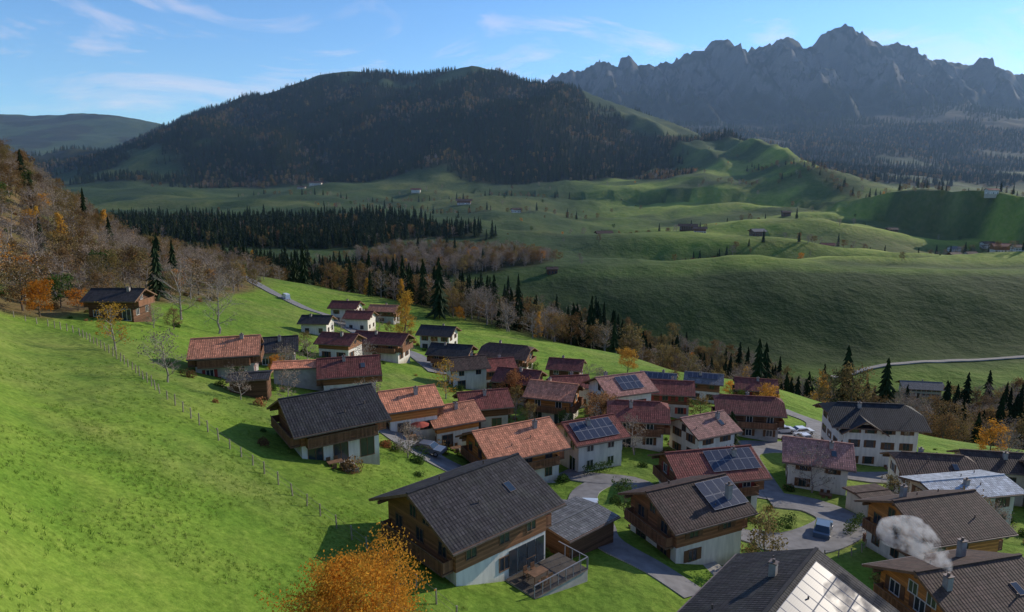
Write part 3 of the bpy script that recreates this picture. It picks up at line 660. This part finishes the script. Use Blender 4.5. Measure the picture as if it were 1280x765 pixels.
FS=[(124.6,928,10,24,14,9,'b','z'),(154,1017,10,18,12,8,'g','p'),(234,912,-10,26,13,8,'b','z'),(240,875,-10,18,11,8,'b','m'),(301,840,15,19,14,9,'g','z'),(545,761,-10,20,14,10,'r','m'),(551,739,-10,18,13,9,'b','p'),(662,950,0,18,13,9,'b','p'),(-92,1322,0,32,15,10,'b','m'),(7,1216,20,18,14,10,'b','p'),(-477,1686,0,36,17,10,'b','p'),(-500,1647,0,22,15,9,'b','p'),(984,1636,0,36,18,12,'r','m'),(1016,1605,10,34,18,12,'b','p'),(-600,1494,0,26,15,9,'g','p'),(-633,1460,0,22,14,9,'b','p'),(-217,1565,0,24,15,9,'r','p'),(36,611,10,11,8,6,'b','z'),(404,874,-10,18,12,8,'r','z'),(876,1544,0,28,16,10,'b','p'),(576,855,0,14,11,7,'b','p'),(600,800,20,16,12,8,'r','m'),(640,860,-10,15,11,8,'b','p'),(590,910,10,16,11,8,'g','p'),(520,800,10,15,11,8,'b','m'),(622,770,-5,16,12,8,'r','p'),(680,900,15,16,12,8,'b','m'),(700,1010,0,18,12,8,'r','p'),(560,1010,0,16,12,8,'b','z'),(840,1180,10,20,13,9,'b','p'),(930,1330,0,22,14,9,'r','p'),(470,1180,0,16,12,8,'b','z')]
for r in HS: house(*r)
for r in FS: house(*r,name='farm_house')
# ------------------------------------------------------------ roads
asph=plain('asphalt',(.16,.155,.155),.9,.8,.25,.2);grav=plain('gravel_path',(.28,.25,.21),.95,2,.25,.3)
def spline(pts,st):
    P_=[Vector(a[:2]) for a in pts];P_=[P_[0]*2-P_[1]]+P_+[P_[-1]*2-P_[-2]];out=[]
    for i in range(1,len(P_)-2):
        a,b_,c,d=P_[i-1:i+3];n=max(2,int((c-b_).length/st))
        for k in range(n):
            t=k/n;out.append(.5*((2*b_)+(c-a)*t+(2*a-5*b_+4*c-d)*t*t+(3*b_-a-3*c+d)*t**3))
    out.append(P_[-2]);return out
RP=[]
def road(name,pts,wd,mt,lift=.07):
    S=spline(pts,1.2);m=MB();rows=[]
    for i,p in enumerate(S):
        d=(S[min(i+1,len(S)-1)]-S[max(i-1,0)]).normalized();n=Vector((-d.y,d.x));RP.append((p.x,p.y,wd/2))
        rows.append([p+n*wd*k for k in (-.5,-.25,0,.25,.5)])
    A=np.array([[(q.x,q.y) for q in r] for r in rows]);Z=height(A[...,0],A[...,1])+lift
    for i in range(len(S)-1):
        for k in range(4): m.poly([(A[a,c,0],A[a,c,1],Z[a,c]) for a,c in ((i,k+1),(i,k),(i+1,k),(i+1,k+1))],0)
        for s,c in ((-1,0),(1,4)):
            m.poly([(A[i,c,0],A[i,c,1],Z[i,c]),(A[i+1,c,0],A[i+1,c,1],Z[i+1,c]),(A[i+1,c,0],A[i+1,c,1],Z[i+1,c]-.6),(A[i,c,0],A[i,c,1],Z[i,c]-.6)],1)
    m.obj(name,[mt,conc])
ROADS=[([(15.7,52.8),(12.9,55.9),(10.1,58.8),(8.9,61.9),(9,66.2),(8,71.1),(9,78),(12,82.5)],3.4,asph,.10),([(-17.9,89.6),(-13.5,84.1),(-9.5,80.7),(-5.9,79.3),(-1.5,77.7),(2.5,74),(8,71.5)],5,asph,.12),
([(6.6,86.2),(11,83.3),(16.3,81.5),(17,76),(20.9,73.3),(27,70)],4,asph,.14),([(34,84.6),(35.1,93.5),(37,104.6),(41.3,109),(50.3,112.8),(62.1,128)],6,asph,.10),([(27,70),(30.9,69.3),(35.6,71.9),(40.5,77.2),(40,82),(37.8,84),(34,84.6)],6,asph,.16),
([(60.2,147),(63.6,135),(52,112),(51,100.5),(53.3,97),(64,100)],5,asph,.18),([(-126.7,307),(-103.7,270),(-87,248),(-71.1,228),(-61,222),(-53.4,210),(-38,185),(-25.9,171),(-16,144)],4.5,asph,.25)]
for p in ROADS: road('lane',*p)
road('valley_track',[(208,430),(252,444),(301,452),(352,457),(430,460)],3.6,grav,.9)
m=MB();pts=[(44,116),(56,116),(60,126),(48,128)]
for i in range(8):
    for j in range(8):
        def Bq(u,v): 
            a=Vector(pts[0]).lerp(Vector(pts[1]),u);b_=Vector(pts[3]).lerp(Vector(pts[2]),u);c=a.lerp(b_,v);return (c.x,c.y,hz(c.x,c.y)+.2)
        m.poly([Bq(i/8,j/8),Bq((i+1)/8,j/8),Bq((i+1)/8,(j+1)/8),Bq(i/8,(j+1)/8)],0)
m.obj('parking_area',[asph])
# ------------------------------------------------------------ fences
wfen=plain('fence_wood',(.30,.25,.19),.9,3,.3)
def fence(name,FE,st,hh):
    S=spline(FE,st);m=MB();fr=random.Random(3);pp=None
    for p in S:
        z=hz(p.x,p.y);dx,dy=fr.uniform(-.1,.1),fr.uniform(-.1,.1);m.tube((p.x,p.y,z-.3),(p.x+dx,p.y+dy,z+hh+fr.uniform(-.18,.12)),.075,.065,6,0,True)
        q_=Vector((p.x,p.y,z))
        if pp is not None:
            for w_ in (.4,.85): m.tube(pp+Vector((0,0,hh*w_)),q_+Vector((0,0,hh*w_)),.014,.014,3,1)
        pp=q_
    m.obj(name,[wfen,gut])
fence('pasture_fence',[(-83.5,112.2),(-76.3,109.8),(-68,104.8),(-53,89.5),(-40.4,75.2),(-31,66.1),(-23,59.5),(-16.2,53.5),(-11.2,48.6),(-6.9,44.7),(-3.8,41.7)],1.9,1.2)
fence('garden_fence',[(33,66),(38,68),(43,76),(47,78)],1.6,1.0)
# ------------------------------------------------------------ trees with a place of their own
TP=[(-33,203,'golden_larch_tree',5),(-71.6,145,'bare_tree',1),(-61.7,140,'bare_tree',2),(-57.9,97,'birch_tree',3),(.3,125.6,'rusty_maple_tree',4),(41.5,88.3,'bare_tree',6),(30,171,'orange_tree',7),(89.7,120.3,'orange_tree',8),(36.6,108,'small_spruce_tree',9),(-127,250,'orange_tree',10),(-121,254,'orange_tree',12),(-108,268,'orange_tree',11),(-43.1,82.4,'bare_tree',13),(53.7,137,'orange_tree',14),(-84,119,'orange_tree',15),(-146,208,'orange_tree',16),(-27,122,'bare_tree',18),(-12,118,'birch_tree',19),(14,105,'rusty_maple_tree',20),(66,118,'bare_tree',21),(72,128,'bare_tree',22),(84,108,'bare_tree',24)]
for x,y,nm,s in TP:
    if nm=='golden_larch_tree': o=tree(nm,s,17,4.0,4000,.35,F_yel,conic=1,base=.1,nprim=22,up=.15,link=True)
    elif nm=='bare_tree': o=tree(nm,s,12 if s<3 else 6.5,5 if s<3 else 3,700 if s<3 else 500,.22,F_gry,bark_g,nprim=14,nsec=5,nter=5,link=True,up=.8,k=3)
    elif nm=='birch_tree': o=tree(nm,s,7,2.3,900,.25,F_yel,bark_g,link=True,up=.9)
    elif nm=='rusty_maple_tree': o=tree(nm,s,6.5,2.5,3500,.28,F_red,link=True)
    elif nm=='small_spruce_tree': o=spruce(nm,s,6,2.0,12,11,link=True)
    else: o=tree(nm,s,6.5,2.5,2500,.3,F_org,link=True)
    o.location=(x,y,hz(x,y))
o=tree('golden_maple_tree',77,5.9,3.3,30000,.15,F_gold,base=.2,nprim=20,nsec=6,nter=5,spread=.11,link=True);o.location=(-8.3,34.3,hz(-8.3,34.3)-.3)
BU=[(30.6,75.4),(32.6,74.4),(36.4,76.4),(12.9,87.5),(14.8,88.5),(-41.7,101),(-35.7,78.5),(-23.9,79),(-7.5,88),(-11.4,97),(5.2,83.4),(28.9,76),(25.7,66.1),(38.6,89.2),(21.3,66),(-15.6,79.5),(73,115.3),(70.2,100.2),(-7.4,152),(-19.2,158),(-19.7,135),(-8.2,128),(78.7,103.2),(1,75.6),(33.4,112.8),(50.1,95.4),(22,91.4),(13.5,93),(8.7,121),(80,122),(-48.6,129.9),(-56.8,139),(-30,97),(-18,100),(50,86),(49,73),(36,61),(31,58),(28,62),(63,83),(12,74),(18,72),(14.5,70)]
gr=random.Random(12);GT=[]
for r in HS:
    for i in range(9):
        a=gr.random()*6.28;q=.5*(r[3]+r[4])*.5+gr.uniform(1.5,5);p=(r[0]+math.cos(a)*q,r[1]+math.sin(a)*q)
        if r[1]>60: (GT if i<2 else BU).append(p)
def free(x,y,e=0):
    for r in HS:
        if math.hypot(x-r[0],y-r[1])<.38*(r[3]+r[4])*.5+1.6+e: return False
    for px,py,w_ in RP:
        if math.hypot(x-px,y-py)<w_+.8+e*.5: return False
    return not (43<x<61 and 115<y<129)
BU=[p for p in BU if free(*p)];GT=[p for p in GT if free(p[0],p[1],1.2)]
X=np.array([p[0] for p in BU]);Y=np.array([p[1] for p in BU])
scatter('garden_bushes',PC,X,Y,nr.choice([9,9,9,9,9,10,11],len(X)),.25,.75)
X=np.array([p[0] for p in GT]);Y=np.array([p[1] for p in GT])
scatter('garden_fruit_trees',PC,X,Y,nr.choice([2,3,4,5,5,8,6],len(X)),.28,.48)
def hedge(a,b,wd,ht,seed):
    r=random.Random(seed);a=Vector(a);b=Vector(b);d=b-a;n=int(d.length*wd*ht*150);nv=Vector((-d.y,d.x)).normalized();m=MB()
    for i in range(n):
        p=a+d*r.random()+nv*(r.uniform(-.5,.5)*wd);z=hz(p.x,p.y) if i%40==0 else z;leafq(m,r,Vector((p.x,p.y,z+ht*math.sqrt(r.random()))),.17)
    m.obj('garden_hedge',[F_grn])
for i,(a,b,wd,ht) in enumerate([((9.5,84.6),(13.5,86.5),.9,1.4),((29,71.8),(33,74),1,1.6),((38.5,72.5),(42,76),.9,1.5),((22,72),(26,71.6),.8,1.2),((-15,80),(-10,77.8),.8,1.),((46,84),(50,85.5),.9,1.4),((64,97),(72,98.5),.9,1.3)]): hedge(a,b,wd,ht,i)
# ------------------------------------------------------------ cars
tyre=plain('tyre_rubber',(.02,.02,.02),.9,3,.1);hub=plain('wheel_metal',(.4,.4,.42),.35,3,.1,metal=.8)
def car(x,y,yaw,colr,van=False):
    E=empty('delivery_van' if van else 'parked_car',(x,y,hz(x,y)+.13),rad(yaw));cm,nt,b=newmat('car_paint');b.inputs['Base Color'].default_value=c4(colr);b.inputs['Roughness'].default_value=.3;b.inputs['Coat Weight'].default_value=.5
    if van: lo=[(-2.5,.35),(2.4,.35),(2.5,.6),(2.4,1.1),(1.9,1.3),(1.3,2.1),(-2.4,2.15),(-2.5,1.9)];wn=[(1.85,1.25),(1.3,2.0),(.6,2.0),(.6,1.25)]
    else: lo=[(-2.1,.35),(2.1,.32),(2.15,.6),(2.05,.82),(1.1,.95),(.45,1.42),(-1.1,1.46),(-1.85,1.0),(-2.12,.9)];wn=[(.98,.97),(.42,1.36),(-1.05,1.39),(-1.6,1.0)]
    m=MB();hw=.86
    for s in (-1,1):
        pts=[(p[0],s*(hw-(.16 if p[1]>1.2 else 0)),p[1]) for p in lo];m.poly(pts if s<0 else pts[::-1],0)
    for i in range(len(lo)):
        p,q_=lo[i],lo[(i+1)%len(lo)];a=hw-(.16 if p[1]>1.2 else 0);b2=hw-(.16 if q_[1]>1.2 else 0);m.poly([(p[0],a,p[1]),(q_[0],b2,q_[1]),(q_[0],-b2,q_[1]),(p[0],-a,p[1])],0)
    m.obj('body',[cm],E);m=MB()
    for s in (-1,1):
        pts=[(p[0],s*(hw-(.145 if p[1]>1.2 else -.012)),p[1]) for p in wn];m.poly(pts if s<0 else pts[::-1],0)
    (xa,za),(xb,zb)=((1.9,1.3),(1.3,2.1)) if van else ((1.1,.95),(.45,1.42))
    m.poly([(xa-.03,-.78,za+.06),(xa-.03,.78,za+.06),(xb+.06,.64,zb-.03),(xb+.06,-.64,zb-.03)],0)
    if not van: m.poly([(-1.16,-.64,1.46),(-1.16,.64,1.46),(-1.86,.76,1.04),(-1.86,-.76,1.04)],0)
    m.obj('car_windows',[glass],E);m=MB()
    for xx in (-1.35,1.35):
        for s in (-1,1): m.tube((xx,s*.70,.33),(xx,s*.885,.33),.33,.33,16,0,True);m.tube((xx,s*.885,.33),(xx,s*.9,.33),.19,.18,12,1,True)
    m.obj('wheels',[tyre,hub],E)
for c in [(35.9,72.8,60,(.08,.12,.17)),(50.5,120.9,10,(.6,.6,.62)),(54.5,121.8,10,(.7,.7,.7)),(-80,238,125,(.8,.8,.8),True),(47.3,121,10,(.03,.03,.035)),(8.6,69.4,85,(.45,.47,.5)),(-10.6,82.2,-20,(.10,.11,.13)),(52.5,116.5,100,(.7,.7,.72))]: car(*c)
# ------------------------------------------------------------ chimney smoke
m=MB();n=16;K=14;rings=[];zt=hz(36.6,50)+7.7
for i in range(n+1):
    t=i/n;cx=33.5-5.0*t**1.1;cy=47.7+.8*t;cz=zt+3.8*t**.8;R_=.2+1.7*t**.7*min(1,(1.02-t)*4)
    rings.append([(cx+math.cos(6.283*k/K)*R_,cy+math.sin(6.283*k/K)*R_,cz+.6*R_*math.cos(6.283*k/K)) for k in range(K)])
for i in range(n):
    for k in range(K): m.poly([rings[i][k],rings[i][(k+1)%K],rings[i+1][(k+1)%K],rings[i+1][k]],0)
m.poly(rings[0][::-1],0);m.poly(rings[-1],0)
sm=bpy.data.materials.new('smoke');sm.use_nodes=True;nt=sm.node_tree;nt.nodes.remove(nt.nodes['Principled BSDF'])
ob=nd(nt,'ShaderNodeTexCoord').outputs['Object']
dn=mth(nt,'MULTIPLY',ramp(nt,noise(nt,ob,.85,5,.65),[(.47,(0,0,0)),(.72,(1,1,1))]),2.)
vs=nd(nt,'ShaderNodeVolumeScatter',{'Color':(.93,.95,.98,1),'Density':dn,'Anisotropy':.2});nt.links.new(vs.outputs[0],nt.nodes['Material Output'].inputs['Volume'])
m.obj('chimney_smoke',[sm])
# ------------------------------------------------------------ sky, sun, haze, camera
AZ,EL=56,22
w=bpy.data.worlds.new('World');scene.world=w;w.use_nodes=True;nt=w.node_tree;bg=nt.nodes['Background']
sky=nd(nt,'ShaderNodeTexSky',sky_type='NISHITA',sun_disc=False,sun_elevation=rad(EL),sun_rotation=rad(AZ),altitude=900,air_density=1.,dust_density=.2,ozone_density=2.5)
skc=mixc(nt,1.,sky.outputs[0],(.64,.95,1.28),'MULTIPLY')
tc=nd(nt,'ShaderNodeTexCoord').outputs['Generated']
mp=nd(nt,'ShaderNodeMapping',{'Vector':tc,'Scale':(1.3,1.3,5.),'Rotation':(0,.35,.2),'Location':(.3,.1,0)}).outputs[0]
cn=nd(nt,'ShaderNodeTexNoise',{'Vector':mp,'Scale':2.6,'Detail':9,'Roughness':.6,'Distortion':.9}).outputs[0]
cf=mth(nt,'MULTIPLY',ramp(nt,cn,[(.50,(0,0,0)),(.78,(1,1,1))]),.8)
nt.links.new(mixc(nt,cf,skc,(6.6,6.0,6.7)),bg.inputs['Color']);bg.inputs['Strength'].default_value=.15
sd=bpy.data.lights.new('sun','SUN');sd.energy=5;sd.angle=rad(.5);sd.color=(1,.93,.82);so=bpy.data.objects.new('sun',sd);scene.collection.objects.link(so)
dv=Vector((math.cos(rad(EL))*math.sin(rad(AZ)),math.cos(rad(EL))*math.cos(rad(AZ)),math.sin(rad(EL))))
so.rotation_euler=dv.to_track_quat('Z','Y').to_euler();so.location=dv*200
m=MB();m.box(-5100,6700,450,8500,-300,1350);hm=bpy.data.materials.new('haze_air');hm.use_nodes=True;nt=hm.node_tree;nt.nodes.remove(nt.nodes['Principled BSDF'])
vs=nd(nt,'ShaderNodeVolumeScatter',{'Color':(.42,.66,1,1),'Density':4.6e-5,'Anisotropy':.2});nt.links.new(vs.outputs[0],nt.nodes['Material Output'].inputs['Volume'])
m.obj('valley_haze',[hm])
cd=bpy.data.cameras.new('camera');cd.lens=24;cd.sensor_width=36;cd.clip_end=20000;cam=bpy.data.objects.new('camera',cd);scene.collection.objects.link(cam)
cam.location=(0,0,0);cam.rotation_euler=(rad(79.5),0,0);scene.camera=cam
